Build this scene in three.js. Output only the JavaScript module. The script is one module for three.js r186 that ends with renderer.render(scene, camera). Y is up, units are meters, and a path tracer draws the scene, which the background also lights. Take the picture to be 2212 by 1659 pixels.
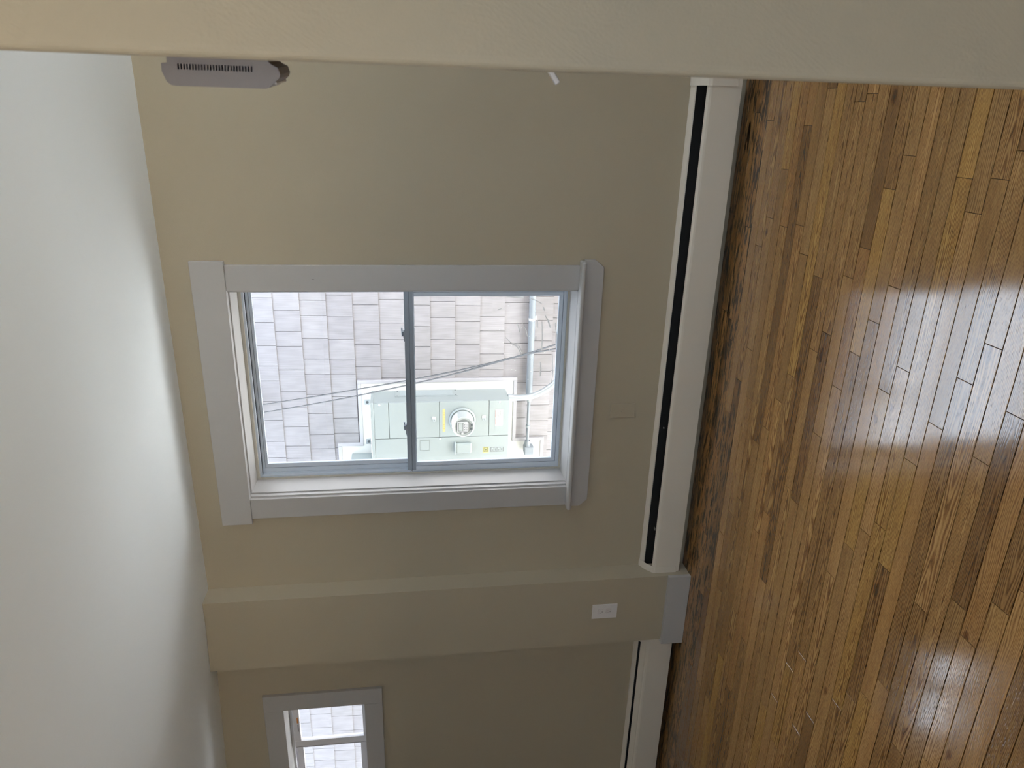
import * as THREE from 'three';
import { RoundedBoxGeometry } from 'three/addons/geometries/RoundedBoxGeometry.js';
import { mergeGeometries } from 'three/addons/utils/BufferGeometryUtils.js';
import { createNoise2D } from 'simplex-noise';

// ---------------------------------------------------------------- camera, sky, sun, exposure
const scene = new THREE.Scene();
const renderer = new THREE.WebGLRenderer({ antialias: true });
renderer.toneMapping = THREE.LinearToneMapping;
renderer.toneMappingExposure = 1.1;
renderer.shadowMap.enabled = true;

// a phone held sideways: the room's up is the picture's left
const camera = new THREE.PerspectiveCamera(2 * Math.atan(1659 / 2 / 1551.85) * 180 / Math.PI, 2212 / 1659, 0.02, 200);
camera.position.set(1.1213, 1.3918, 3.0639);
camera.rotation.set(-0.1376, 0.3653, -0.0217 - Math.PI / 2, 'YXZ');
camera.focus = 3.3;
camera.userData.fStop = 11;
scene.add(camera);

const SKY = 4.4;
scene.background = new THREE.Color().setRGB(0.84, 0.95, 1.12);
scene.backgroundIntensity = SKY;

const sun = new THREE.DirectionalLight(new THREE.Color().setRGB(1.0, 0.98, 0.95), 57);
sun.position.set(-0.48 * 20, 0.87 * 20, -0.05 * 20);
sun.target.position.set(0, 0, 0);
sun.castShadow = true;
Object.assign(sun.shadow.camera, { left: -14, right: 14, top: 14, bottom: -14, near: 1, far: 60 });
sun.shadow.mapSize.set(4096, 4096);
scene.add(sun, sun.target);

// ---------------------------------------------------------------- helpers
let seed = 20240611;
const rnd = () => { seed = (seed * 1664525 + 1013904223) >>> 0; return seed / 4294967296; };
const rr = (a, b) => a + (b - a) * rnd();
const noise = createNoise2D(rnd);
const fbm = (x, y) => noise(x, y) * 0.6 + noise(x * 2.1 + 7, y * 2.1) * 0.3 + noise(x * 4.3, y * 4.3 + 3) * 0.15;
const used = {};
function numbered(n) { used[n] = (used[n] ?? -1) + 1; return used[n] ? `${n}_${String(used[n]).padStart(3, '0')}` : n; }
const flat = (g) => { const o = g.index ? g.toNonIndexed() : g; for (const k of Object.keys(o.attributes)) if (!['position', 'normal', 'uv'].includes(k)) o.deleteAttribute(k); return o; };
const mg = (list) => mergeGeometries(list.map(flat), false);
function bx(x0, x1, y0, y1, z0, z1, r = 0) {
  const w = Math.abs(x1 - x0), h = Math.abs(y1 - y0), d = Math.abs(z1 - z0);
  const g = r > 0 ? new RoundedBoxGeometry(w, h, d, 2, Math.min(r, w / 2.1, h / 2.1, d / 2.1)) : new THREE.BoxGeometry(w, h, d);
  return g.translate((x0 + x1) / 2, (y0 + y1) / 2, (z0 + z1) / 2);
}
function ring(x0, x1, y0, y1, l, r, b, t, z0, z1, round = 0.0015) {       // four bars round an opening; l r b t are the bar widths
  return mg([bx(x0, x0 + l, y0, y1, z0, z1, round), bx(x1 - r, x1, y0, y1, z0, z1, round), bx(x0 + l, x1 - r, y0, y0 + b, z0, z1, round), bx(x0 + l, x1 - r, y1 - t, y1, z0, z1, round)]);
}
function grooved(x0, x1, y0, y1, l, r, b, t, z0, z1) {                     // the same, rolled with a fine groove and a lower inner step
  const k = 0.52, g = 0.0016;
  return mg([ring(x0, x1, y0, y1, l * k, r * k, b * k, t * k, z0, z1, 0.0008), ring(x0 + l * k + g, x1 - r * k - g, y0 + b * k + g, y1 - t * k - g, l * (1 - k) - g, r * (1 - k) - g, b * (1 - k) - g, Math.max(0.0004, t * (1 - k) - g), z0, z1 - 0.0025, 0.0008), ring(x0 + 0.001, x1 - 0.001, y0 + 0.001, y1 - 0.001, l - 0.002, r - 0.002, b - 0.002, t - 0.001, z0, z1 - 0.009, 0)]);
}
function shapeOf(pts) { const s = new THREE.Shape(); pts.forEach(([a, b], i) => i ? s.lineTo(a, b) : s.moveTo(a, b)); s.closePath(); return s; }
function extrudeZ(pts, z0, z1, holes = [], bevel = 0) {
  const s = shapeOf(pts);
  for (const h of holes) s.holes.push(new THREE.Path(h.map(([a, b]) => new THREE.Vector2(a, b))));
  const o = bevel ? { depth: z1 - z0 - 2 * bevel, bevelEnabled: true, bevelThickness: bevel, bevelSize: bevel, bevelOffset: -bevel, bevelSegments: 2 } : { depth: z1 - z0, bevelEnabled: false };
  return new THREE.ExtrudeGeometry(s, o).translate(0, 0, z0 + bevel);
}
function extrudeX(pts, x0, x1) {                                          // pts are [z, y]
  return new THREE.ExtrudeGeometry(shapeOf(pts.map(([z, y]) => [-z, y])), { depth: x1 - x0, bevelEnabled: false }).rotateY(Math.PI / 2).translate(x0, 0, 0);
}
function sheet(pts, t) {                                                  // a bent sheet of thickness t along an open line
  const off = pts.map((p, i) => {
    const a = pts[Math.max(0, i - 1)], b = pts[Math.min(pts.length - 1, i + 1)];
    const dx = b[0] - a[0], dy = b[1] - a[1], l = Math.hypot(dx, dy);
    return [p[0] - dy / l * t, p[1] + dx / l * t];
  });
  return [...pts, ...off.reverse()];
}
function tube(pts, r, seg = 40, rad = 10) { return new THREE.TubeGeometry(new THREE.CatmullRomCurve3(pts.map((p) => new THREE.Vector3(...p))), seg, r, rad, false); }
function cyl(r0, r1, h, n = 24) { return new THREE.CylinderGeometry(r0, r1, h, n); }

function put(o) { o.castShadow = true; o.receiveShadow = true; return o; }
function thing(name, label, category, pos = [0, 0, 0], extra = {}) {
  const g = new THREE.Group(); g.name = numbered(name); g.position.set(...pos); g.userData = { label, category, ...extra }; scene.add(g); return g;
}
function part(name, geo, m, parent, label, kind) {                        // geo in the coordinates of the scene; the root thing has no turn
  let root = parent; while (root.parent !== scene) root = root.parent;
  const o = put(new THREE.Mesh(geo.translate(-root.position.x, -root.position.y, -root.position.z), m));
  o.name = name; if (label) o.userData.label = label; if (kind) o.userData.kind = kind; parent.add(o); return o;
}
function local(name, geo, m, parent, label) { const o = put(new THREE.Mesh(geo, m)); o.name = name; if (label) o.userData.label = label; parent.add(o); return o; }
function solo(name, geo, m, label, category, extra = {}) {
  const o = put(new THREE.Mesh(geo, m)); o.name = numbered(name); o.userData = { label, category, ...extra }; scene.add(o); return o;
}
const S = { kind: 'structure' };

// ---------------------------------------------------------------- textures and materials
function dataTex(w, h, fn, srgb) {
  const d = new Uint8Array(w * h * 4), c = [0, 0, 0];
  for (let y = 0; y < h; y++) for (let x = 0; x < w; x++) { fn(x, y, c); const i = (y * w + x) * 4; d[i] = c[0]; d[i + 1] = c[1]; d[i + 2] = c[2]; d[i + 3] = 255; }
  const t = new THREE.DataTexture(d, w, h); t.magFilter = THREE.LinearFilter; t.minFilter = THREE.LinearMipmapLinearFilter; t.generateMipmaps = true;
  t.wrapS = t.wrapT = THREE.RepeatWrapping; if (srgb) t.colorSpace = THREE.SRGBColorSpace; t.needsUpdate = true; return t;
}
const lin = (r, g, b) => new THREE.Color().setRGB(r, g, b);
const mat = (c, rough, o = {}) => new THREE.MeshPhysicalMaterial({ color: c, roughness: rough, ...o });

// oak: 16 strips, each 1.4 m long and one board wide
const STRIPS = 16, TW = 2048, TH = 2048, SLEN = 1.4, BW = 0.0572;
const oakGrain = new Float32Array(TW * TH), oakPore = new Float32Array(TW * TH);
for (let s = 0; s < STRIPS; s++) {
  const kind = s % 4, freq = rr(190, 330), sd = s * 37.7, centres = [];
  for (let k = 0; k < 2; k++) centres.push([rr(0.1, 1.3), rr(0.012, 0.046), rr(0.016, 0.05)]);
  const knot = s % 5 === 2 ? [rr(0.3, 1.1), rr(0.015, 0.042), rr(0.006, 0.011)] : null;
  for (let y = 0; y < 128; y++) for (let x = 0; x < TW; x++) {
    const u = x / TW * SLEN, v = y / 128 * BW;
    const w1 = noise(u * 2.3 + sd, v * 22) , w2 = noise(u * 9 + sd, v * 60 + 5);
    let ph;
    if (kind === 0) ph = v * freq + 0.55 * w1 + 0.12 * w2 + u * rr(0, 0);
    else if (kind === 1) { const c = centres[0]; ph = Math.hypot((v - c[1]) * 1.0, (u - c[0]) * c[2]) * freq * 1.15 + 0.45 * w1 + 0.1 * w2; }
    else if (kind === 2) { ph = v * freq * 0.75 + (u - 0.7) * rr(0, 0) + 1.2 * w1 + 0.2 * w2; }
    else { const a = centres[0], b = centres[1]; ph = Math.min(Math.hypot(v - a[1], (u - a[0]) * a[2]), Math.hypot(v - b[1], (u - b[0]) * b[2]) + 0.006) * freq + 0.7 * w1 + 0.12 * w2; }
    let ringv = 0.5 + 0.5 * Math.sin(6.2832 * ph); ringv = ringv * ringv * (1.5 - 0.5 * ringv);
    let g = (kind % 2 ? 0.74 : 0.5) * ringv;
    g += 0.2 * (0.5 + 0.5 * noise(u * 1.7 + sd * 3, v * 14 + sd)) + 0.17 * noise(u * 22 + sd, v * 420) + 0.1 * noise(u * 5 + sd, v * 90);
    const pore = Math.max(0, noise(u * 34 + sd, v * 1100) - 0.28) * (0.35 + 0.9 * ringv);
    if (knot) { const d = Math.hypot((u - knot[0]) * 0.55, v - knot[1]) / knot[2]; if (d < 1.6) g = g * Math.min(1, d) + (1 - Math.min(1, d / 1.6)) * 1.2; }
    const i = (s * 128 + y) * TW + x;
    oakGrain[i] = Math.max(0, Math.min(1.3, g)); oakPore[i] = Math.min(1, pore * 1.5);
  }
}
const oakMap = dataTex(TW, TH, (x, y, c) => {
  const i = y * TW + x, g = Math.min(1, oakGrain[i] * 0.85), p = oakPore[i], k = 1 - 0.52 * p;
  c[0] = (228 - 100 * g) * k; c[1] = (183 - 99 * g) * k; c[2] = (122 - 78 * g) * k;
}, true);
const oakBump = dataTex(TW, TH, (x, y, c) => { const i = y * TW + x; c[0] = c[1] = c[2] = 225 - 70 * Math.min(1, oakGrain[i]) - 110 * oakPore[i]; });
for (const t of [oakMap, oakBump]) { t.wrapS = THREE.MirroredRepeatWrapping; }
const oakTints = [[0.95, 0.92, 0.86], [0.88, 0.85, 0.78], [0.82, 0.79, 0.72], [0.76, 0.73, 0.66], [0.7, 0.66, 0.58], [0.95, 0.93, 0.7], [0.84, 0.77, 0.68], [0.8, 0.78, 0.72], [0.62, 0.57, 0.5], [0.92, 0.87, 0.76], [0.74, 0.72, 0.66], [0.52, 0.47, 0.42]];
const oak = oakTints.map(([r, g, b]) => mat(lin(r * 0.78, g * 0.75, b * 0.72), 0.095, { map: oakMap, bumpMap: oakBump, bumpScale: 0.00013, ior: 1.95 }));
// boards along the heater carry black flecks drawn out along the grain
const fleckMap = dataTex(TW, 1024, (x, y, c) => {
  const i = (y * 2) * TW + x, u = x / TW * SLEN, v = y / 64 * BW, g = Math.min(1, oakGrain[i] * 0.85), p = oakPore[i];
  const m = noise(u * 7 + 40, v * 55) + 0.55 * noise(u * 26, v * 240) + 0.3 * noise(u * 3, v * 9 + 60), f = m > 0.2 ? Math.min(1, (m - 0.2) * 4) : 0, k = (1 - 0.52 * p) * (1 - 0.86 * f);
  c[0] = (228 - 100 * g) * k; c[1] = (183 - 99 * g) * k; c[2] = (122 - 78 * g) * k;
}, true);
fleckMap.wrapS = THREE.MirroredRepeatWrapping;
const oakFlecked = [2, 4, 6, 8].map((k) => { const m = oak[k].clone(); m.map = fleckMap; m.roughness = 0.3; return m; });

const rollTex = dataTex(512, 512, (x, y, c) => { const a = x / 512 * 6.2832, b = y / 512 * 6.2832; const v = 128 + 60 * noise(Math.cos(a) * 9 + Math.sin(b) * 6, Math.sin(a) * 9 + Math.cos(b) * 6 + 20) + 40 * noise(x * 0.11, y * 0.11); c[0] = c[1] = c[2] = Math.max(0, Math.min(255, v)); });
rollTex.repeat.set(4, 4);
const wallPaint = mat(lin(0.45, 0.393, 0.288), 0.62, { bumpMap: rollTex, bumpScale: 0.00025 });
const ceilPaint = mat(lin(0.835, 0.875, 0.89), 0.8);
const trimPaint = mat(lin(0.465, 0.452, 0.438), 0.42);
const plateWhite = mat(lin(0.72, 0.69, 0.67), 0.38);
const heaterWhite = mat(lin(0.71, 0.65, 0.56), 0.42);
const black = mat(lin(0.008, 0.008, 0.009), 0.75);  // stands in for shade inside the heaters and at the sash gap
const alu = mat(lin(0.31, 0.355, 0.41), 0.42, { metalness: 0.35 });
const aluSkyLit = mat(lin(0.6, 0.67, 0.76), 0.4, { metalness: 0.1 });  // lit copy of the sash metal, sky light put into its colour
const tanFlange = mat(lin(0.5, 0.48, 0.42), 0.5);
const vinyl = mat(lin(0.74, 0.73, 0.76), 0.4);
const glass = new THREE.MeshPhysicalMaterial({ color: lin(0.97, 0.985, 0.985), roughness: 0.0, transmission: 1, thickness: 0, ior: 1.5 });
const smearMat = mat(lin(0.92, 0.93, 0.92), 0.9, { transparent: true, opacity: 0.62 });
const thermoPlastic = mat(lin(0.2, 0.175, 0.172), 0.45);
const streakTex = dataTex(256, 256, (x, y, c) => { const v = 230 + 9 * noise(x * 0.16, y * 0.012) + 5 * noise(x * 0.5, y * 0.03) + 8 * noise(x * 0.02, y * 0.02); c[0] = c[1] = c[2] = Math.max(0, Math.min(255, v)); }, true);
const shingleMats = [[0.33, 0.313, 0.325], [0.317, 0.3, 0.313], [0.345, 0.328, 0.34], [0.32, 0.304, 0.313]].map(([r, g, b]) => mat(lin(r, g, b), 0.8, { map: streakTex }));
const sidingTrim = mat(lin(0.36, 0.352, 0.37), 0.6);
const backBoard = mat(lin(0.6, 0.595, 0.57), 0.75);
const steelGrey = mat(lin(0.29, 0.325, 0.325), 0.5, { metalness: 0.1 });
const steelSeam = mat(lin(0.06, 0.07, 0.075), 0.6);
const galvanised = mat(lin(0.36, 0.39, 0.41), 0.35, { metalness: 0.4 });
const paintedPipe = mat(lin(0.2, 0.225, 0.25), 0.5);
const chrome = mat(lin(0.8, 0.82, 0.84), 0.25, { metalness: 0.7 });
const cableMat = mat(lin(0.018, 0.021, 0.026), 0.8, { specularIntensity: 0.3 });
const concrete = mat(lin(0.6, 0.61, 0.62), 0.9);

// ---------------------------------------------------------------- the room
const ceilY = (x) => x < -2.23 ? 2.43 : x < -1.2 ? 2.43 + (x + 2.23) / 1.03 * -0.038 : 2.392;
const GROUND = -0.75;
const XL = -3.6, XR = 3.7, ZR = 4.7;
const rightX = (z) => 1.159 + (2.314 - z) * (1.337 - 1.159) / 2.314;

// floor boards
const floor = thing('floor', 'glossy oak strip floor with random length boards', 'floor', [0, 0, 0], S);
part('subfloor', bx(XL, XR, -0.12, -0.019, 0, ZR), mat(lin(0.03, 0.02, 0.015), 0.9), floor);
function boardGeo(len, w, u0, strip) {
  const a = len / 2, b = w / 2, e = 0.0007, d = 0.0006, pos = [], uv = [];
  const P = { A: [-a, -d, -b], B: [a, -d, -b], C: [a, -d, b], D: [-a, -d, b], a: [-a + e, 0, -b + e], b: [a - e, 0, -b + e], c: [a - e, 0, b - e], d: [-a + e, 0, b - e], W: [-a + 0.004, -0.018, -b + 0.004], X: [a - 0.004, -0.018, -b + 0.004], Y: [a - 0.004, -0.018, b - 0.004], Z: [-a + 0.004, -0.018, b - 0.004] };
  const quad = (p, q, r, s) => { for (const t of [p, q, r, p, r, s]) { pos.push(...P[t]); uv.push((u0 + P[t][0] + a) / SLEN, (strip + 0.03 + 0.94 * (P[t][2] + b) / w) / STRIPS); } };
  quad('d', 'c', 'b', 'a'); quad('a', 'b', 'B', 'A'); quad('b', 'c', 'C', 'B'); quad('c', 'd', 'D', 'C'); quad('d', 'a', 'A', 'D');
  quad('A', 'B', 'X', 'W'); quad('B', 'C', 'Y', 'X'); quad('C', 'D', 'Z', 'Y'); quad('D', 'A', 'W', 'Z');
  const g = new THREE.BufferGeometry(); g.setAttribute('position', new THREE.Float32BufferAttribute(pos, 3)); g.setAttribute('uv', new THREE.Float32BufferAttribute(uv, 2)); g.computeVertexNormals(); return g;
}
const jointsSeen = { '-10': [0.213, 0.703], '-9': [-1.518, -1.076, 1.12], '-8': [-1.011, 0.07, 0.646], '-7': [-0.66, 0.765], '-6': [-0.521, 0.951], '-5': [-0.419, 0.749], '-4': [-1.216, -0.117, 1.107], '-3': [-1.431, -0.915, -0.029], '-2': [-0.468, 0.114], '-1': [-0.982, -0.351, 0.236], 0: [-0.63, 0.62], 1: [0.372], 2: [-1.329, -0.197, 0.451], 3: [-1.115, 0.1, 0.657], 4: [-1.016, 0.298, 0.759], 5: [-1.194, -0.815, 0.435, 0.943], 6: [-0.712, 0.557, 1.039], 7: [-1.006, -0.317], 8: [-0.887, -0.167], 9: [-0.076], 10: [-0.019], 11: [-0.631, -0.126, 0.227], 12: [0.364], 13: [-0.47, 0.514], 14: [-0.141, 0.625], 15: [-0.602, 0.345], 16: [0.492], 17: [-0.532, -0.111], 18: [0.035], 19: [0.113] };
const restBoards = oak.map(() => []);
for (let k = -13; ; k++) {
  const zc = 0.7543 + (k + 0.5) * BW; if (zc + BW / 2 > ZR) break;
  const xr = XR;
  const js = [...(jointsSeen[k] ?? [])].filter((x) => x < xr - 0.1);
  let x = (js.length ? Math.min(...js) : rr(-1.6, 0.6)); if (!js.length) js.push(x);
  while (x > XL + 0.25) { x -= rr(0.35, 1.2); if (x > XL + 0.2) js.push(x); }
  js.sort((p, q) => p - q);
  const edges = [XL]; for (const j of js) { while (j - edges.at(-1) > 1.38) edges.push(edges.at(-1) + rr(0.5, 1.1)); if (j - edges.at(-1) > 0.09) edges.push(j); }
  while (xr - edges.at(-1) > 1.38) edges.push(edges.at(-1) + rr(0.5, 1.15)); edges.push(xr);
  for (let i = 0; i + 1 < edges.length; i++) {
    const len = edges[i + 1] - edges[i], xc = (edges[i] + edges[i + 1]) / 2, g = boardGeo(len - 0.0012, BW - 0.0024, rr(0, 1.4), Math.floor(rnd() * STRIPS));
    const tint = Math.floor(Math.pow(rnd(), 1.15) * oak.length), lift = -0.0003 * rnd(), tip = rr(-0.0022, 0.0022), yaw = 0;
    if (k <= 23 && edges[i + 1] > -2.75 && edges[i] < 1.3) {
      const o = local('floor_board', g, k <= -10 || (k <= -8 && rnd() < 0.5) ? oakFlecked[Math.floor(rnd() * 4)] : oak[tint], floor);
      o.position.set(xc, lift, zc); o.rotation.set(tip, yaw, 0);
    } else restBoards[tint].push(g.translate(xc, lift, zc));
  }
}
{
  const g = mg(restBoards.flat()); const o = local('floor_boards_beyond', g, oak[2], floor); o.userData.kind = 'stuff';
}

// ceiling
const cp = [[XL - 0.2, 2.65], [XL - 0.2, 2.43], [-2.23, 2.43], [-1.2, 2.392], [XR + 0.2, 2.392], [XR + 0.2, 2.65]];
solo('ceiling', extrudeZ(cp, -0.2, ZR + 0.2), ceilPaint, 'smooth white painted ceiling above the cream walls', 'ceiling', S);

// front wall with two openings
const O1 = { x0: -0.58, x1: 0.386, y0: 0.634, y1: 2.15 }, O2 = { x0: -2.65, x1: -1.858, y0: 1.684, y1: 2.1 };
const hole = (o) => [[o.x0 - 0.02, o.y0 - 0.02], [o.x1 + 0.02, o.y0 - 0.02], [o.x1 + 0.02, o.y1 + 0.02], [o.x0 - 0.02, o.y1 + 0.02]];
solo('wall_front', extrudeZ([[XL - 0.2, -0.75], [XR + 0.2, -0.75], [XR + 0.2, 2.392], [-1.2, 2.392], [-2.23, 2.43], [XL - 0.2, 2.43]], -0.2, 0, [hole(O1), hole(O2)]), wallPaint, 'cream painted wall holding the sliding sash window', 'wall', S);
solo('wall_left', bx(XL - 0.2, XL, -0.75, 2.43, 0, ZR), wallPaint, 'cream painted side wall at the far end of the room', 'wall', S);
const RW = [[-0.67, 0.38, 0.88, 2.17], [0.48, 1.53, 0.88, 2.17]];
solo('wall_rear', extrudeZ([[XL - 0.2, -0.75], [XR + 0.2, -0.75], [XR + 0.2, 2.392], [-1.2, 2.392], [-2.23, 2.43], [XL - 0.2, 2.43]], ZR, ZR + 0.2, RW.map(([a, b, c, d]) => [[a, c], [b, c], [b, d], [a, d]])), wallPaint, 'cream painted rear wall with two plain windows', 'wall', S);
const PZ = 1.86, EW = [0.15, 1.72, 0.75, 2.15];
solo('wall_side', new THREE.ExtrudeGeometry((() => { const q = shapeOf([[0, -0.75], [ZR, -0.75], [ZR, 2.392], [0, 2.392]]); q.holes.push(new THREE.Path([[EW[0], EW[2]], [EW[1], EW[2]], [EW[1], EW[3]], [EW[0], EW[3]]].map(([p, t]) => new THREE.Vector2(p, t)))); return q; })(), { depth: 0.2, bevelEnabled: false }).rotateY(-Math.PI / 2).translate(XR + 0.2, 0, 0), wallPaint, 'cream painted end wall with one large window', 'wall', S);
{
  // the partition beside the camera: its side faces the camera, its end carries the thermostat and switch
  const r = 0.012, s = new THREE.Shape(), ux = (1.337 - 1.159) / 2.314, l = Math.hypot(ux, 1);
  s.moveTo(rightX(PZ), -PZ); s.lineTo(1.159 + ux / l * r, -(2.314 - r / l)); s.quadraticCurveTo(1.159, -2.314, 1.159 + r, -2.314); s.lineTo(XR, -2.314); s.lineTo(XR, -PZ); s.closePath();
  const g = new THREE.ExtrudeGeometry(s, { depth: 2.392, bevelEnabled: false, curveSegments: 6 }).rotateX(-Math.PI / 2);
  solo('wall_right', g, wallPaint, 'cream painted partition end carrying the thermostat and switch', 'wall', S);
}
{
  const [a, b, c, d] = EW, x = XR + 0.1, w = thing('window_5', 'white framed end window beyond the partition', 'window', [x, c, (a + b) / 2], S);
  part('frame', mg([bx(x - 0.04, x + 0.04, c, d, a, a + 0.05), bx(x - 0.04, x + 0.04, c, d, b - 0.05, b), bx(x - 0.04, x + 0.04, c, c + 0.05, a + 0.05, b - 0.05), bx(x - 0.04, x + 0.04, d - 0.05, d, a + 0.05, b - 0.05)]), trimPaint, w);
  part('pane', bx(x - 0.001, x + 0.001, c + 0.05, d - 0.05, a + 0.05, b - 0.05), glass, w);
}
RW.forEach(([a, b, c, d], i) => {
  const w = thing('window_' + (3 + i), i ? 'white framed rear window behind the partition end' : 'white framed rear window behind the middle of the room', 'window', [(a + b) / 2, c, ZR + 0.1], S);
  part('frame', ring(a, b, c, d, 0.05, 0.05, 0.05, 0.05, ZR + 0.06, ZR + 0.14), trimPaint, w);
  part('meeting_rail', bx(a + 0.05, b - 0.05, (c + d) / 2 - 0.02, (c + d) / 2 + 0.02, ZR + 0.08, ZR + 0.12, 0.002), trimPaint, w);
  part('pane', bx(a + 0.05, b - 0.05, c + 0.05, (c + d) / 2 - 0.02, ZR + 0.099, ZR + 0.101), glass, w);
  part('pane', bx(a + 0.05, b - 0.05, (c + d) / 2 + 0.02, d - 0.05, ZR + 0.099, ZR + 0.101), glass, w);
});

solo('added_shade_block', bx(-8, XL - 0.2, GROUND, 2.65, -0.2, ZR + 0.2), trimPaint, 'unseen solid block added to shade the wall opposite', 'wall', S);  // unseen mass added to cut the sky on the wall across the alley
solo('added_eave', bx(-8.2, XR + 0.3, 2.47, 2.65, -0.6, -0.201), trimPaint, 'unseen eave added to keep the sun off the windows', 'eave', S);  // out of view, added to block direct sun at the glass
// pilaster and its base board
solo('wall_pilaster', extrudeZ([[-1.478, 0], [-1.0785, 0], [-1.0785, 2.391], [-1.2, 2.391], [-1.478, 2.4]], 0, 0.114, [[[-1.295, 0.395], [-1.246, 0.395], [-1.246, 0.478], [-1.295, 0.478]]]), wallPaint, 'shallow cream pilaster between the two windows', 'pilaster', S);
{
  const b = thing('baseboard_pilaster', 'white base board wrapped round the foot of the pilaster', 'baseboard', [-1.28, 0, 0.114], S);
  part('front_board', bx(-1.495, -1.074, 0, 0.117, 0.1145, 0.135, 0.002), trimPaint, b);
  part('side_board', bx(-1.495, -1.4785, 0, 0.117, 0.084, 0.1145, 0.002), trimPaint, b);
}

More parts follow.
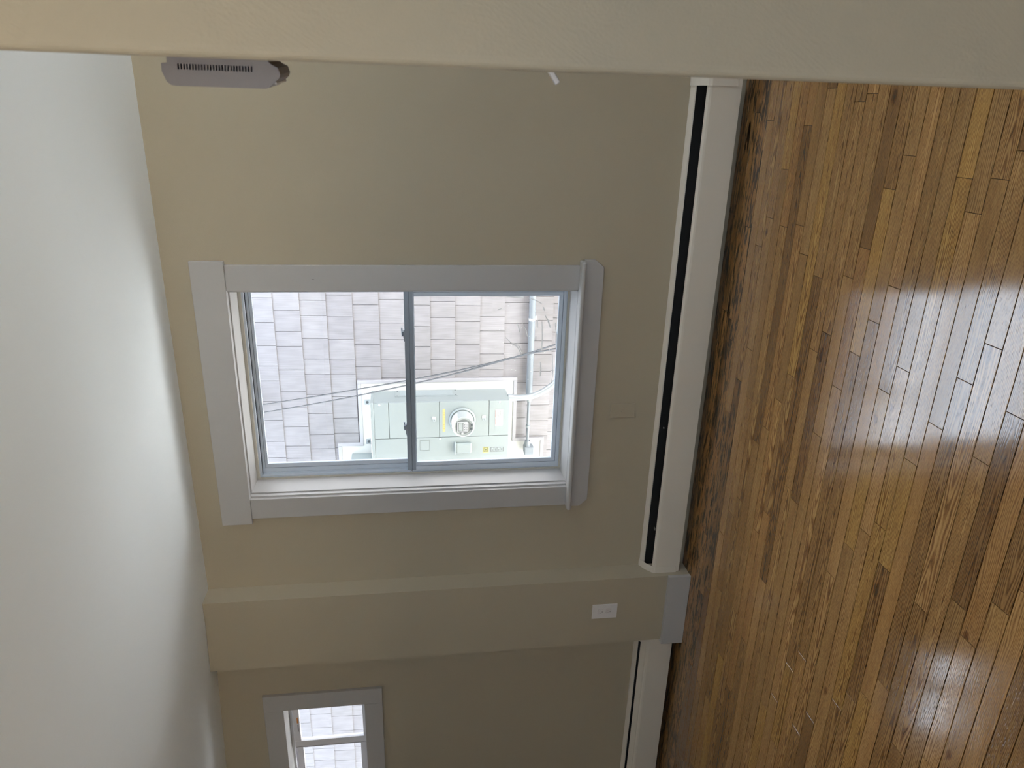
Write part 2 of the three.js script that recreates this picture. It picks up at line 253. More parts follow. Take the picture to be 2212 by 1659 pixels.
// ---------------------------------------------------------------- main window
{
  const w = thing('window_1', 'tall hung window with white casing and grey metal sashes', 'window', [-0.097, 0.634, 0], S);
  part('head_casing', bx(-0.7158, 0.5185, 2.146, 2.281, 0, 0.025, 0.002), trimPaint, w);
  part('side_casing', bx(0.395, 0.502, 0.655, 2.146, 0, 0.019, 0.002), trimPaint, w);
  part('scuff', bx(0.443, 0.4445, 1.79, 1.8, 0.0189, 0.0192), mat(lin(0.16, 0.14, 0.13), 0.7), w, 'small dark scuff');
  part('side_casing', bx(-0.6894, -0.5885, 0.655, 2.146, 0, 0.019, 0.002), trimPaint, w);
  part('stool', mg([bx(-0.701, 0.525, 0.634, 0.655, 0.0005, 0.058, 0.009), bx(-0.578, 0.384, 0.634, 0.655, -0.15, 0.004)]), trimPaint, w);
  part('apron', extrudeZ([[-0.699, 0.634], [-0.699, 0.585], [-0.664, 0.546], [0.495, 0.546], [0.527, 0.585], [0.527, 0.634]], 0, 0.019, [], 0.002), trimPaint, w);
  part('jamb_liner', bx(-0.6, -0.58, 0.655, 2.15, -0.15, 0.002, 0.001), trimPaint, w);
  part('jamb_liner', bx(0.386, 0.406, 0.655, 2.15, -0.15, 0.002, 0.001), trimPaint, w);
  part('head_liner', bx(-0.58, 0.386, 2.15, 2.168, -0.15, 0.002, 0.001), trimPaint, w);
  // stops lining the reveal one step further out
  part('inner_stop', mg([bx(-0.58, -0.574, 0.655, 2.15, -0.15, -0.022, 0.001), bx(0.38, 0.386, 0.655, 2.15, -0.15, -0.022, 0.001), bx(-0.574, 0.38, 2.144, 2.15, -0.15, -0.022, 0.001)]), trimPaint, w);
  // metal frame
  part('frame_flange', ring(-0.6, 0.406, 0.63, 2.168, 0.034, 0.034, 0.034, 0.038, -0.157, -0.15, 0.001), tanFlange, w, 'weathered tan flange');
  part('outer_frame', grooved(-0.602, 0.408, 0.62, 2.17, 0.044, 0.044, 0.042, 0.05, -0.215, -0.157), aluSkyLit, w);
  part('track_rib', mg([bx(-0.559, -0.553, 0.66, 2.125, -0.186, -0.182), bx(0.359, 0.365, 0.66, 2.125, -0.186, -0.182), bx(-0.559, 0.365, 2.117, 2.122, -0.186, -0.182)]), aluSkyLit, w);
  const up = part('upper_sash', grooved(-0.556, 0.365, 1.385, 2.121, 0.044, 0.024, 0.034, 0.024, -0.204, -0.187), aluSkyLit, w);
  part('glazing_bead', ring(-0.514, 0.343, 1.417, 2.099, 0.005, 0.004, 0.005, 0.005, -0.201, -0.1865, 0.001), aluSkyLit, up);
  part('pane', bx(-0.511, 0.341, 1.419, 2.097, -0.1975, -0.1945), glass, up);
  const lo = part('lower_sash', grooved(-0.558, 0.364, 0.662, 1.3825, 0.038, 0.037, 0.037, 0.005, -0.181, -0.159), aluSkyLit, w);
  part('meeting_rail', mg([bx(-0.558, 0.364, 1.383, 1.3995, -0.181, -0.159, 0.001), bx(-0.558, 0.364, 1.402, 1.424, -0.181, -0.159, 0.001), bx(-0.558, 0.364, 1.399, 1.4025, -0.181, -0.167)]), alu, lo);
  part('glazing_bead', ring(-0.521, 0.328, 0.698, 1.384, 0.004, 0.004, 0.004, 0.004, -0.178, -0.162, 0.001), aluSkyLit, lo);
  part('pane', bx(-0.518, 0.326, 0.7, 1.382, -0.1705, -0.1675), glass, lo);
  for (const x of [0.138, -0.339]) {
    const l = part('sash_lock', mg([bx(x - 0.026, x + 0.026, 1.4235, 1.429, -0.181, -0.16, 0.001), bx(x - 0.004, x + 0.02, 1.428, 1.437, -0.184, -0.164, 0.002)]), alu, lo);
    part('lock_lever', bx(x - 0.001, x + 0.032, 1.432, 1.439, -0.192, -0.182, 0.002), alu, l);
  }
  part('pull_ring', new THREE.TorusGeometry(0.0045, 0.0012, 8, 16).translate(-0.563, 1.404, -0.157), chrome, lo);
  // dried streaks left on the lower pane
  const st = [[[0.1231, 0.9509], [0.0926, 0.921], [0.0739, 0.8912], [0.037, 0.8724]], [[0.0925, 0.9152], [0.0799, 0.8856], [0.0431, 0.8667]], [[0.1818, 0.8657], [0.1548, 0.8531], [0.1247, 0.845]], [[0.1911, 0.8978], [0.1702, 0.8885], [0.1462, 0.8831]], [[0.3242, 0.9731], [0.3199, 0.9218], [0.3167, 0.8704]], [[0.3137, 0.8474], [0.3019, 0.8124], [0.2843, 0.7829]], [[0.2696, 0.7764], [0.2519, 0.7669]], [[0.1988, 0.7791], [0.1689, 0.7766], [0.1328, 0.7732], [0.0844, 0.774], [0.0538, 0.7739]], [[0.2049, 0.8015], [0.1692, 0.8012]], [[0.1272, 0.8053], [0.1061, 0.8056]], [[0.2283, 0.7658], [0.2044, 0.7502], [0.1685, 0.7367]], [[-0.0047, 0.779], [-0.0265, 0.7739], [-0.0766, 0.7759]], [[0.2566, 0.9914], [0.2623, 0.9744]], [[0.1922, 0.7144], [0.132, 0.7055], [0.0711, 0.7053]], [[0.0407, 0.7216], [-0.0527, 0.714], [-0.1158, 0.7169]]];
  const ribs = st.map((line) => {
    const n = line.length, wd = rr(0.0012, 0.0028), L = [], R = [];
    line.forEach((p, i) => { const a = line[Math.max(0, i - 1)], b = line[Math.min(n - 1, i + 1)], dx = b[0] - a[0], dy = b[1] - a[1], l = Math.hypot(dx, dy), h = wd * (0.35 + 1.3 * Math.sin(Math.PI * (i + 0.4) / n)); L.push([p[0] - dy / l * h, p[1] + dx / l * h]); R.push([p[0] + dy / l * h, p[1] - dx / l * h]); });
    return extrudeZ([...L, ...R.reverse()], -0.1673, -0.167);
  });
  for (let k = 0; k < 24; k++) { const x = rr(-0.1, 0.31), y = rr(0.72, 1.0); ribs.push(extrudeZ([[x, y], [x + rr(0.0015, 0.006), y + rr(-0.003, 0.003)], [x + rr(0, 0.004), y + rr(0.002, 0.006)]], -0.1673, -0.167)); }
  part('streaks', mg(ribs), smearMat, lo, 'dried whitish streaks on the glass', 'stuff');
}

// ---------------------------------------------------------------- small high window
{
  const w = thing('window_2', 'small high sliding window with flat grey-white casing', 'window', [-2.25, 1.588, 0], S);
  part('casing', ring(-2.755, -1.754, 1.588, 2.2, 0.1, 0.1, 0.095, 0.1, 0, 0.019, 0.002), trimPaint, w);
  part('jamb_liner', ring(-2.67, -1.838, 1.664, 2.12, 0.02, 0.02, 0.02, 0.02, -0.12, 0.003, 0.001), trimPaint, w);
  part('outer_frame', ring(-2.672, -1.836, 1.662, 2.122, 0.032, 0.032, 0.032, 0.034, -0.18, -0.11, 0.002), vinyl, w);
  const a = part('sliding_sash', ring(-2.243, -1.864, 1.688, 2.084, 0.042, 0.036, 0.02, 0.034, -0.13, -0.105, 0.002), vinyl, w);
  part('pane', bx(-2.201, -1.9, 1.708, 2.05, -0.119, -0.116), glass, a);
  part('shade_strip', bx(-2.246, -2.2425, 1.69, 2.082, -0.128, -0.107), black, a);  // black strip drawn for the shaded gap beside the stile
  part('warning_label', bx(-2.07, -2.03, 2.056, 2.064, -0.1052, -0.1045), mat(lin(0.75, 0.3, 0.08), 0.6), a, 'small orange sticker');
  part('rating_label', bx(-2.13, -2.08, 2.057, 2.063, -0.1052, -0.1045), mat(lin(0.35, 0.35, 0.38), 0.6), a, 'small grey printed sticker');
  const b = part('fixed_sash', ring(-2.65, -2.235, 1.69, 2.084, 0.03, 0.052, 0.04, 0.034, -0.165, -0.14, 0.002), vinyl, w);
  part('pane', bx(-2.62, -2.287, 1.73, 2.05, -0.154, -0.151), glass, b);
}

// ---------------------------------------------------------------- baseboard heaters
function heater(x0, x1, dy, label, openSlot) {
  const t = thing('baseboard_heater', label, 'heater', [(x0 + x1) / 2, dy, 0]);
  const up = (pts) => pts.map(([z, y]) => [z, y + dy]);
  part('back_panel', extrudeX(up([[0, 0.004], [0.0015, 0.004], [0.0015, 0.187], [0, 0.187]]), x0, x1), heaterWhite, t);
  part('hood', extrudeX(up(sheet([[0.0016, 0.187], [0.006, 0.187], [0.025, 0.1765], [0.026, 0.173]], 0.0016).map(([z, y]) => [z, y - 0.0016])), x0 + 0.004, x1 - 0.004), heaterWhite, t);
  const fp = [[0.063, 0.1335], [0.064, 0.139], [0.068, 0.1415], [0.0735, 0.14], [0.0785, 0.134], [0.08, 0.126], [0.0805, 0.02], [0.08, 0.002], [0.073, 0.0]];
  part('front_panel', extrudeX(up(sheet(fp, 0.0016)), x0 + 0.012, x1 - 0.012), heaterWhite, t);
  part('shade_liner', extrudeX(up([[0.0017, 0.004], [0.06, 0.004], [0.06, 0.006], [0.004, 0.008], [0.004, 0.16], [0.0017, 0.16]]), x0 + 0.012, x1 - 0.012), black, t);  // coloured black for the shade deep in the slot
  const fins = []; for (let x = x0 + 0.12; x < x1 - 0.12; x += 0.012) fins.push(bx(x, x + 0.0006, dy + 0.035, dy + 0.1, 0.012, 0.06));
  part('fin_element', mg([...fins, cyl(0.011, 0.011, x1 - x0 - 0.06, 12).rotateZ(Math.PI / 2).translate((x0 + x1) / 2, dy + 0.068, 0.036)]), black, t, 'finned tube coloured black for slot shade');
  // damper blade below the slot; the open one is blackened as shade
  if (openSlot) part('damper', extrudeX(up(sheet([[0.01, 0.118], [0.05, 0.112]], 0.0012)), x0 + 0.06, x1 - 0.06), black, t);
  else part('damper', new THREE.BufferGeometry().copy(extrudeX(up(sheet([[0.034, 0.159], [0.062, 0.139]], 0.0014)), x0 + 0.065, x1 - 0.05)), heaterWhite, t, 'nearly closed damper blade');
  const cap = sheet([[0.0017, 0.1885], [0.006, 0.1885], [0.03, 0.1765], [0.048, 0.166], [0.066, 0.149], [0.0775, 0.14], [0.0815, 0.127], [0.0822, 0.021]].map(([z, y]) => [z < 0.003 ? z : z + 0.0014, y + 0.0014]), 0.0016);
  for (const [a, b] of [[x0 - 0.002, x0 + 0.046], [x1 - 0.046, x1 + 0.002]]) {
    const c = part('end_cap', mg([extrudeX(up(cap), a, b), extrudeX(up(sheet([[0.0822, 0.021], [0.0838, 0.019], [0.0822, 0.016]], 0.0014)), a, b)]), heaterWhite, t);
    const e = a < x0 ? a : b - 0.0016;
    part('cap_end', extrudeX(up([[0.0017, 0.0], [0.08, 0.0], [0.0815, 0.127], [0.0775, 0.139], [0.066, 0.148], [0.048, 0.165], [0.03, 0.1755], [0.0017, 0.187]]), e, e + 0.0016), heaterWhite, c);
    part('dimple', new THREE.SphereGeometry(0.002, 8, 6).scale(1, 1, 0.5).translate((a + b) / 2, dy + 0.075, 0.084), heaterWhite, c);
  }
  return t;
}
const h1 = heater(-1.0865, 1.29, 0.047, 'long white baseboard heater with open black slot under the large window', true);
part('damper_tab', bx(-0.284, -0.276, 0.195, 0.2, 0.032, 0.04, 0.001), chrome, h1);
part('damper_tab', bx(-0.846, -0.832, 0.185, 0.19, 0.034, 0.05, 0.001), chrome, h1);
heater(-3.3, -1.4965, 0.03, 'white baseboard heater with closed damper on the far side of the pilaster', false);

// ---------------------------------------------------------------- wall plates
{
  const z = 0.1142, t = thing('wall_outlet', 'white duplex power outlet low on the pilaster', 'outlet', [-1.2705, 0.371, z]);
  const ringPts = (yc, r) => Array.from({ length: 24 }, (_, i) => { const a = i / 24 * 6.2832; return [-1.2705 + r * Math.cos(a), yc + Math.max(-0.0135 - r + 0.0165, Math.min(0.0135 + r - 0.0165, (r + 0.0003) * Math.sin(a)))]; });
  part('cover_plate', extrudeZ([[-1.3128, 0.371], [-1.2283, 0.371], [-1.2283, 0.5023], [-1.3128, 0.5023]], z, z + 0.006, [ringPts(0.4575, 0.0172), ringPts(0.4165, 0.0172)], 0.0012), plateWhite, t);
  for (const yc of [0.4575, 0.4165]) {
    const q = (x0, x1, y0, y1) => [[x0, y0], [x1, y0], [x1, y1], [x0, y1]];
    part('receptacle', extrudeZ(ringPts(yc, 0.0165), z, z + 0.0075, [q(-1.2797, -1.2765, yc - 0.002, yc + 0.0075), q(-1.2651, -1.2619, yc - 0.0015, yc + 0.0068), Array.from({ length: 12 }, (_, i) => [-1.2706 + 0.0035 * Math.cos(i / 12 * 6.2832), yc - 0.0082 + 0.0035 * Math.sin(i / 12 * 6.2832)])]), plateWhite, t);
  }
  part('screw', cyl(0.0028, 0.0028, 0.001, 12).rotateX(Math.PI / 2).translate(-1.2705, 0.437, z + 0.0065), plateWhite, t);
}
{
  const t = thing('jack_plate', 'wall plate painted over in wall cream with a small stub', 'wall plate', [-0.197, 0.341, 0]);
  part('cover_plate', extrudeZ([[-0.233, 0.341], [-0.161, 0.341], [-0.161, 0.4592], [-0.233, 0.4592]], 0.0003, 0.006, [], 0.0025), wallPaint, t);
  part('stub', cyl(0.0032, 0.0042, 0.008, 12).rotateX(Math.PI / 2).translate(-0.2, 0.404, 0.0095), wallPaint, t);
}
// things on the long face of the partition: local x runs out of the wall, z along it toward the camera
const faceTurn = Math.atan((1.337 - 1.159) / 2.314);
function onPartition(name, label, category, y, z) {
  const g = thing(name, label, category, [rightX(z) - 0.0004, y, z]); g.rotation.y = Math.PI - faceTurn; return g;
}
{
  // profile [out of the wall, up]
  const t = onPartition('thermostat', 'grey plastic thermostat with a vented side on the partition', 'thermostat', 1.538, 2.072);
  const prof = [[0.002, 0.125], [0.0105, 0.1255], [0.0115, 0.132], [0.02, 0.1325], [0.031, 0.1285], [0.0345, 0.124], [0.0352, 0.118], [0.0352, 0.018], [0.034, 0.0145], [0.0285, 0.008], [0.0235, 0.002], [0.019, 0.0005], [0.012, 0.0025], [0.009, 0.009], [0.006, 0.0125], [0.002, 0.013]];
  const zf = -0.042;                                                      // the side that faces the camera (local z is turned)
  const holes = []; for (let k = 0; k < 26; k++) { const y = 0.1145 - k * 0.00325; holes.push([[0.0113, y - 0.0021], [0.0174, y - 0.0017], [0.0174, y + 0.0002], [0.0113, y - 0.0002]]); }
  local('vented_side', extrudeZ(prof, 0, 0.0025, holes).translate(0, 0, zf - 0.0025), thermoPlastic, t);
  local('case', mg([extrudeZ(prof, 0, 0.078, [[[0.004, 0.016], [0.004, 0.122], [0.03, 0.122], [0.032, 0.11], [0.032, 0.02], [0.028, 0.014]]]).translate(0, 0, zf), extrudeZ(prof, 0, 0.002).translate(0, 0, zf + 0.078)]), thermoPlastic, t);
  local('base_plate', bx(0, 0.0025, 0.012, 0.128, zf + 0.001, zf + 0.083), thermoPlastic, t);
  local('lit_lip', new THREE.CapsuleGeometry(0.0016, 0.074, 4, 8).rotateX(Math.PI / 2).translate(0.0292, 0.0072, 0), plateWhite, t);  // window light on the lower edge put in as white
}
{
  const t = onPartition('light_switch', 'cream toggle light switch under the thermostat', 'light switch', 1.153, 2.09);
  local('cover_plate', new RoundedBoxGeometry(0.005, 0.115, 0.07, 2, 0.0022).translate(0.0027, 0.0575, 0), wallPaint, t);
  local('toggle', new RoundedBoxGeometry(0.02, 0.007, 0.0095, 2, 0.002).rotateZ(-0.62).translate(0.011, 0.053, 0), plateWhite, t);
}

// ---------------------------------------------------------------- outside: the neighbour's wall
const NZ = -2.262, TOP = 2.64;
solo('ground', bx(-18, 18, GROUND - 0.3, GROUND, -8, 22), concrete, 'pale concrete paving between the two houses', 'ground', S);
solo('added_warm_ground', bx(-10, 10, GROUND, GROUND + 0.04, ZR + 0.25, 20), mat(lin(0.58, 0.48, 0.37), 0.9), 'unseen clay-coloured ground added to warm the rear light', 'added_warm_ground', S);  // added out of view as a warm bounce for the rear windows
{
  const n = thing('neighbour_house', 'neighbouring house side wall clad in pale lilac-grey shingles', 'house', [-2, GROUND, NZ]);
  part('wall_core', bx(-9, 5, GROUND, TOP - 0.04, NZ - 4, NZ - 0.02), sidingTrim, n);
  part('roof_edge', bx(-9.05, 5.05, TOP - 0.04, TOP + 0.05, NZ - 4.05, NZ + 0.04, 0.01), sidingTrim, n);
  const rows = {
    2.397: [-4.417, -4.237, -1.353, -1.171, -1.014, -0.845, -0.724, -0.563, -0.383, -0.198], 2.206: [-4.423, -4.31, -4.146, -1.399, -1.232, -1.071, -0.937, -0.759, -0.571, -0.455, -0.292],
    2.015: [-4.371, -4.19, -1.43, -1.306, -1.124, -0.964, -0.797, -0.675, -0.511, -0.333], 1.824: [-4.377, -4.2, -1.299, -1.169, -0.987, -0.801, -0.686, -0.523, -0.345, -0.179],
    1.631: [-0.744, -0.565, -0.38, -0.255], 1.44: [-0.693, -0.529, -0.397, -0.216], 1.248: [-0.772, -0.586, -0.426, -0.259], 1.058: [-0.695, -0.534, -0.358], 0.866: [-0.751, -0.576, -0.391, -0.266],
    0.676: [-0.656, -0.469, -0.354], 0.486: [-1.21, -1.06, -0.9, -0.697, -0.572, -0.409], 0.296: [-1.24, -1.1, -0.93, -0.81, -0.667, -0.553] };
  const seen = Object.keys(rows).map(Number).sort((a, b) => b - a), rest = [];
  const shape = (x0, x1, yb, yt) => {                                     // a tapered shingle, thick at its butt
    const a = x0 + 0.0019, b = x1 - 0.0019, zb = NZ + 0.0005, th = 0.0125, tt = 0.002;
    const g = extrudeX([[zb + 0.004, yb], [zb + th, yb + 0.0008], [zb + tt, yt], [zb, yt]], a, b);
    const uv = g.attributes.uv, p = g.attributes.position, o = rnd() * 4;
    for (let i = 0; i < uv.count; i++) uv.setXY(i, p.getX(i) * 2.2 + o, p.getY(i) * 1.1 + o);
    return g;
  };
  const all = []; for (let y = 2.397; y > GROUND - 0.1; y -= 0.1906) { const s = seen.find((q) => Math.abs(q - y) < 0.02); all.push(s ?? y); }
  for (const yb of all) {
    const js = [...(rows[yb] ?? [])].sort((a, b) => a - b), list = [];
    let x = -8.9; const next = [...js];
    const ws = [0.115, 0.16, 0.185, 0.165, 0.125, 0.19];
    const edges = [x];
    while (x < 4.9) {
      const w = ws[Math.floor(rnd() * 6)], t = next.find((q) => q > x + 0.02);
      if (t !== undefined && t - x < 0.3) x = (t - x > 0.21) ? (x + t) / 2 : t; else x += w;
      edges.push(Math.min(x, 4.95));
    }
    for (let i = 0; i + 1 < edges.length; i++) list.push([edges[i], edges[i + 1]]);
    for (const [a, b] of list) {
      if (b - a < 0.01) continue;
      const yt = Math.min(yb + 0.222, TOP - 0.05), mid = (a + b) / 2;
      const inCut = (a > -1.38 && b < -0.87 && yb > 0.58 && yb + 0.19 < 1.8) || (b < -1.41 && a > -2.1 && yb > 0.37 && yb + 0.19 < 1.97);
      if (inCut) continue;
      const view = (mid > -1.75 && mid < 0.1 && yb > 0.1) || (mid > -5.2 && mid < -3.75 && yb > 1.5);
      if (view) part('shingle', shape(a, b, yb, yt), shingleMats[Math.floor(rnd() * 4)], n); else rest.push(shape(a, b, yb, yt));
    }
  }
  part('shingles_beyond', mg(rest), shingleMats[0], n, undefined, 'stuff');
  // bare boards round the meter cabinets, and the channel that frames them
  part('backing_board', bx(-1.395, -0.865, 0.578, 1.802, NZ, NZ + 0.018), backBoard, n, 'bare white board behind the meter cabinet');
  part('backing_board', bx(-1.66, -1.396, 0.34, 1.974, NZ, NZ + 0.019), backBoard, n);
  part('backing_board', bx(-2.2, -1.661, 0.34, 1.974, NZ, NZ + 0.0185), backBoard, n);
  const J = (x0, x1, y0, y1) => part('channel_trim', bx(x0, x1, y0, y1, NZ, NZ + 0.027, 0.004), sidingTrim, n);
  J(-0.878, -0.851, 0.564, 1.816); J(-1.384, -0.878, 1.787, 1.816); J(-1.408, -1.381, 1.787, 1.988); J(-2.2, -1.408, 1.96, 1.988);
  J(-1.384, -0.878, 0.564, 0.592); J(-1.411, -1.383, 0.327, 0.592); J(-2.2, -1.411, 0.327, 0.355);
}
{
  // meter cabinet
  const zf = -2.0, zb = NZ + 0.018, xl = -1.455, xr = -0.947, y0 = 0.656, y1 = 1.69;
  const c = thing('meter_cabinet', 'grey steel electric meter cabinet with round meter on the shingled wall', 'meter cabinet', [(xl + xr) / 2, y0, zb]);
  part('body', bx(xl, xr, y0, y1, zb, zf - 0.014, 0.003), steelGrey, c);
  part('top_flange', bx(xl - 0.004, xr + 0.004, y1 - 0.004, y1 + 0.022, zb, zf + 0.004, 0.003), steelGrey, c);
  const cx = -1.2425, P = (x0, x1, a, b) => part('cover_panel', bx(x0 + 0.002, x1 - 0.002, a + 0.002, b - 0.002, zf - 0.0145, zf + 0.001, 0.0012), steelGrey, c);
  P(cx, xr, 1.574, y1 - 0.004); P(cx, xr, 1.193, 1.574); const mp = P(cx, xr, 0.813, 1.193); P(cx, xr, y0, 0.813); P(xl, cx, y0, y1 - 0.004);
  part('knockout', ring(-1.35, -1.265, 1.27, 1.345, 0.0012, 0.0012, 0.0012, 0.0012, zf + 0.001, zf + 0.0018, 0), steelSeam, c);
  // the hatch on its side
  part('side_hatch', bx(xr, xr + 0.004, 1.047, 1.528, zb + 0.004, zf - 0.115, 0.0015), steelGrey, c);
  part('hatch_label', bx(xr + 0.0038, xr + 0.0056, 1.085, 1.49, zb + 0.02, zf - 0.13, 0.001), mat(lin(0.3, 0.34, 0.35), 0.45), c);
  for (const y of [1.06, 1.51]) for (const z of [zb + 0.02, zf - 0.128]) part('rivet', new THREE.SphereGeometry(0.006, 8, 6).scale(0.4, 1, 1).translate(xr + 0.0042, y, z), steelSeam, c);
  // meter
  const mx = -1.101, my = 1.019, lathe = (pts) => new THREE.LatheGeometry(pts.map(([r, h]) => new THREE.Vector2(r, h)), 48).rotateX(Math.PI / 2).translate(mx, my, zf + 0.001);
  part('meter_ring', lathe([[0.0, 0], [0.101, 0], [0.103, 0.006], [0.1, 0.016], [0.093, 0.02], [0.088, 0.018], [0.0865, 0.01], [0.0, 0.01]]), steelGrey, c);
  const m = part('meter', lathe([[0.085, 0.008], [0.0845, 0.03], [0.0835, 0.128], [0.081, 0.134], [0.073, 0.136], [0.0705, 0.134], [0.0705, 0.128], [0.0, 0.128]]), mat(lin(0.36, 0.385, 0.38), 0.4), c, 'round pale meter');
  const faceWhite = mat(lin(0.44, 0.45, 0.45), 0.4);
  const fz = zf + 0.1295;
  part('dial_recess', new THREE.CircleGeometry(0.0595, 40).translate(mx, my, fz), mat(lin(0.16, 0.175, 0.175), 0.6), m);
  part('face_bar', bx(mx - 0.038, mx + 0.033, my + 0.04, my + 0.047, fz, fz + 0.006, 0.002), faceWhite, m);
  part('face_bar', bx(mx + 0.033, mx + 0.041, my - 0.03, my + 0.047, fz, fz + 0.006, 0.002), faceWhite, m);
  part('face_bar', bx(mx - 0.045, mx - 0.037, my - 0.035, my + 0.047, fz, fz + 0.006, 0.002), faceWhite, m);
  part('display', bx(mx - 0.035, mx + 0.031, my + 0.006, my + 0.037, fz, fz + 0.003, 0.001), mat(lin(0.3, 0.325, 0.32), 0.3), m);
  part('name_plate', bx(mx - 0.035, mx + 0.031, my - 0.036, my + 0.002, fz, fz + 0.0035, 0.001), faceWhite, m);
  part('printing', mg(Array.from({ length: 9 }, (_, i) => bx(mx - 0.03 + (i % 3) * 0.02, mx - 0.03 + (i % 3) * 0.02 + rr(0.006, 0.016), my - 0.01 - Math.floor(i / 3) * 0.009, my - 0.006 - Math.floor(i / 3) * 0.009, fz + 0.0034, fz + 0.0039))), mat(lin(0.08, 0.08, 0.1), 0.7), m);
  part('button', cyl(0.0085, 0.0085, 0.006, 16).rotateX(Math.PI / 2).translate(mx - 0.054, my + 0.008, fz + 0.003), faceWhite, m);
  part('seal', mg([bx(mx - 0.03, mx - 0.012, my - 0.066, my - 0.052, fz, fz + 0.008, 0.002), bx(mx + 0.004, mx + 0.018, my - 0.07, my - 0.058, fz, fz + 0.008, 0.002)]), steelSeam, m);
  for (const [x, y] of [[-1.079, 1.236], [-1.08, 0.853]]) { const l = part('latch', bx(x - 0.012, x + 0.012, y - 0.013, y + 0.013, zf + 0.001, zf + 0.006, 0.001), chrome, c); part('padlock_loop', new THREE.TorusGeometry(0.009, 0.0022, 8, 16).translate(x - 0.018, y - 0.003, zf + 0.01), galvanised, l); }
  for (const [x, y] of [[-0.962, 1.643], [-0.961, 0.733], [-1.256, 1.189]]) part('screw', new THREE.SphereGeometry(0.0075, 10, 8).scale(1, 1, 0.5).translate(x, y, zf + 0.002), chrome, c);
  // the recessed pull
  part('handle_cup', mg([bx(-1.376, -1.29, 0.946, 1.07, zf + 0.001, zf + 0.03, 0.012), bx(-1.378, -1.282, 1.066, 1.078, zf + 0.001, zf + 0.036, 0.004)]), steelGrey, c);
  // labels
  part('yellow_label', bx(-1.197, -1.006, 1.149, 1.169, zf + 0.001, zf + 0.0018), mat(lin(0.5, 0.43, 0.18), 0.5), c, 'yellow strip label with faint print');
  part('label_print', mg(Array.from({ length: 9 }, (_, i) => bx(-1.043 - i * 0.0165, -1.043 - i * 0.0165 + rr(0.004, 0.009), 1.154, 1.154 + rr(0.005, 0.01), zf + 0.0017, zf + 0.0021))), mat(lin(0.42, 0.3, 0.1), 0.7), c);
  const canvasMat = (w, h, draw) => { const cv = document.createElement('canvas'); cv.width = w; cv.height = h; const q = cv.getContext('2d'); draw(q, w, h); const t = new THREE.CanvasTexture(cv); t.colorSpace = THREE.SRGBColorSpace; t.magFilter = THREE.LinearFilter; return mat(lin(0.5, 0.5, 0.5), 0.5, { map: t }); };
  const warn = canvasMat(256, 128, (q, w, h) => {
    q.fillStyle = '#f4f4f2'; q.fillRect(0, 0, w, h); q.fillStyle = '#dca7a3'; q.fillRect(14, 6, 100, 12); q.fillRect(130, 4, 110, 14); q.fillStyle = '#8d8d92';
    for (let r = 0; r < 8; r++) { q.fillRect(134, 26 + r * 12, 60 + (r * 37) % 50, 4); if (r < 6) q.fillRect(18, 26 + r * 15, 50 + (r * 53) % 40, 3); }
  });
  part('warning_label', new THREE.PlaneGeometry(0.138, 0.061).translate(-1.089, 0.7345, zf + 0.0022), warn, c, 'white warning label with red heading and grey print');
  const lz = zf + 0.0012, yel = mat(lin(0.4, 0.37, 0.14), 0.5), blk = mat(lin(0.1, 0.11, 0.08), 0.6);
  part('emblem', bx(-1.386, -1.337, 0.81, 0.857, lz, lz + 0.0006), yel, c, 'yellow square emblem with nested squares');
  part('emblem_lines', mg([ring(-1.379, -1.344, 0.8165, 0.8505, 0.004, 0.004, 0.004, 0.004, lz + 0.0005, lz + 0.001, 0), bx(-1.367, -1.356, 0.828, 0.839, lz + 0.0005, lz + 0.001)]), blk, c);
  part('print_block', bx(-1.383, -1.341, 0.69, 0.8, lz, lz + 0.0006), mat(lin(0.17, 0.19, 0.19), 0.6), c);
  part('print_marks', mg(Array.from({ length: 4 }, (_, i) => ring(-1.378, -1.346, 0.7 + i * 0.024, 0.717 + i * 0.024, 0.006, 0.006 + 0.01 * (i % 2), 0.003, 0.004, lz + 0.0005, lz + 0.001, 0))), mat(lin(0.3, 0.33, 0.33), 0.6), c);
  for (const x of [-1.034, -1.372]) { const tb = part('mounting_tab', bx(x - 0.022, x + 0.022, 1.7125, 1.768, zb, zb + 0.004, 0.001), galvanised, c); part('tab_hole', cyl(0.011, 0.011, 0.001, 16).rotateX(Math.PI / 2).translate(x, 1.746, zb + 0.0045), steelSeam, tb); }

  const d = thing('switch_cabinet', 'taller grey steel cabinet just beyond the meter cabinet', 'cabinet', [-1.72, 0.66, NZ + 0.019]);
  part('body', bx(-1.97, -1.474, 0.66, 1.885, NZ + 0.019, zf - 0.004, 0.004), steelGrey, d);
  part('door', bx(-1.965, -1.479, 0.668, 1.872, zf - 0.004, zf + 0.004, 0.003), steelGrey, d);
}
{
  const t = thing('conduit', 'galvanised conduit bending out of the bottom of the meter cabinet', 'conduit', [-0.967, 0.1, -2.1]);
  part('pipe', tube([[-0.97, 0.655, -2.1], [-0.97, 0.6, -2.1], [-0.969, 0.54, -2.1], [-0.966, 0.495, -2.1], [-0.951, 0.44, -2.1], [-0.92, 0.375, -2.1], [-0.873, 0.311, -2.1], [-0.81, 0.25, -2.1], [-0.7, 0.19, -2.1], [-0.4, 0.16, -2.1], [0.72, 0.16, -2.1]], 0.0235, 90, 16), galvanised, t);
  part('coupling', cyl(0.031, 0.031, 0.045, 20).translate(-0.969, 0.632, -2.1), galvanised, t);
}
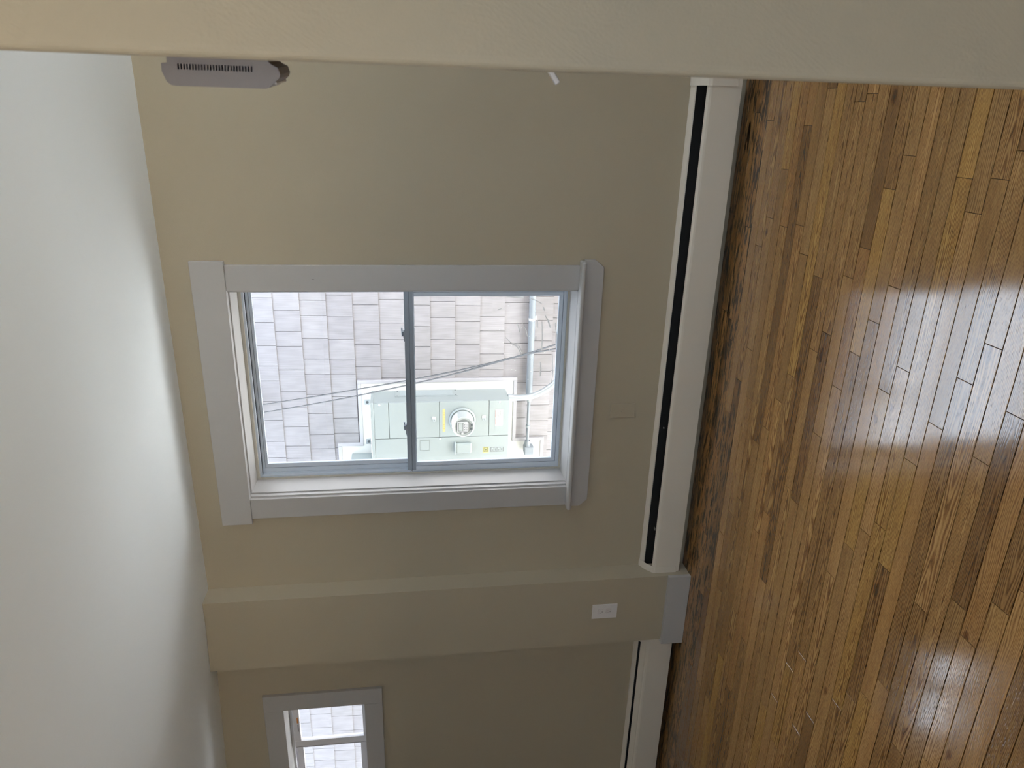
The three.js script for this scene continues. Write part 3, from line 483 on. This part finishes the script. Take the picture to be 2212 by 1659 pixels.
{
  const t = thing('service_pipe', 'grey painted pipe running level along the shingled wall', 'pipe', [-0.2, 0.44, -2.21]);
  part('pipe', cyl(0.025, 0.025, 1.7, 18).rotateZ(Math.PI / 2).translate(-0.14, 0.47, -2.21), paintedPipe, t);
  const s = part('strap', cyl(0.0275, 0.0275, 0.018, 18, 1).rotateZ(Math.PI / 2).translate(-0.365, 0.47, -2.21), chrome, t, 'bright pipe strap');
  part('strap_foot', bx(-0.38, -0.35, 0.425, 0.447, NZ + 0.012, NZ + 0.018, 0.001), chrome, s);
  part('thin_pipe', cyl(0.0125, 0.0125, 0.47, 14).rotateZ(Math.PI / 2).translate(-1.23, 0.472, -2.19), paintedPipe, t);
  for (const x of [-1.03, -1.258]) part('coupling', cyl(0.018, 0.018, 0.02, 16).rotateZ(Math.PI / 2).translate(x, 0.472, -2.19), galvanised, t);
  part('regulator', mg([bx(-1.5, -1.43, 0.42, 0.5, -2.23, -2.15, 0.01), cyl(0.028, 0.02, 0.05, 18).rotateZ(Math.PI / 2).translate(-1.41, 0.472, -2.19)]), paintedPipe, t);
}
solo('added_sky_block', bx(0.75, 5, GROUND, TOP - 0.04, NZ + 0.02, -0.85), sidingTrim, 'unseen block added to keep sky light off the cabinet side', 'sky blocker');  // added out of view to block sky from the right
solo('cable_bracket', mg([bx(-1.08, -0.93, 2.602, 2.64, NZ + 0.05, -2.04, 0.004), bx(-1.03, -0.98, 2.56, 2.66, NZ + 0.041, NZ + 0.055, 0.003)]), galvanised, 'steel bracket holding the two cables at the roof edge', 'bracket');
[[[-0.973, 2.617, -2.036], [-0.9176, 2.4764, -1.95], [-0.7032, 1.9269, -1.6], [-0.4895, 1.4237, -1.25], [-0.3322, 1.0901, -1.0], [-0.148, 0.76, -0.72], [-0.0508, 0.6278, -0.58], [0.2109, 0.2717, -0.206]],
  [[-1.037, 2.624, -2.036], [-0.9794, 2.482, -1.95], [-0.7541, 1.9298, -1.6], [-0.5209, 1.4244, -1.25], [-0.347, 1.09, -1.0], [-0.1534, 0.7598, -0.728], [-0.0745, 0.6266, -0.58], [0.1381, 0.2679, -0.206]]].forEach((p, i) => {
  solo('service_cable', tube(p, 0.0042, 90, 8), cableMat, i ? 'dark cable slanting between the houses, the one nearer the cabinet' : 'dark cable slanting between the houses, the one farther from the cabinet', 'cable', { group: 'cables slung between the houses' });
});

renderer.render(scene, camera);
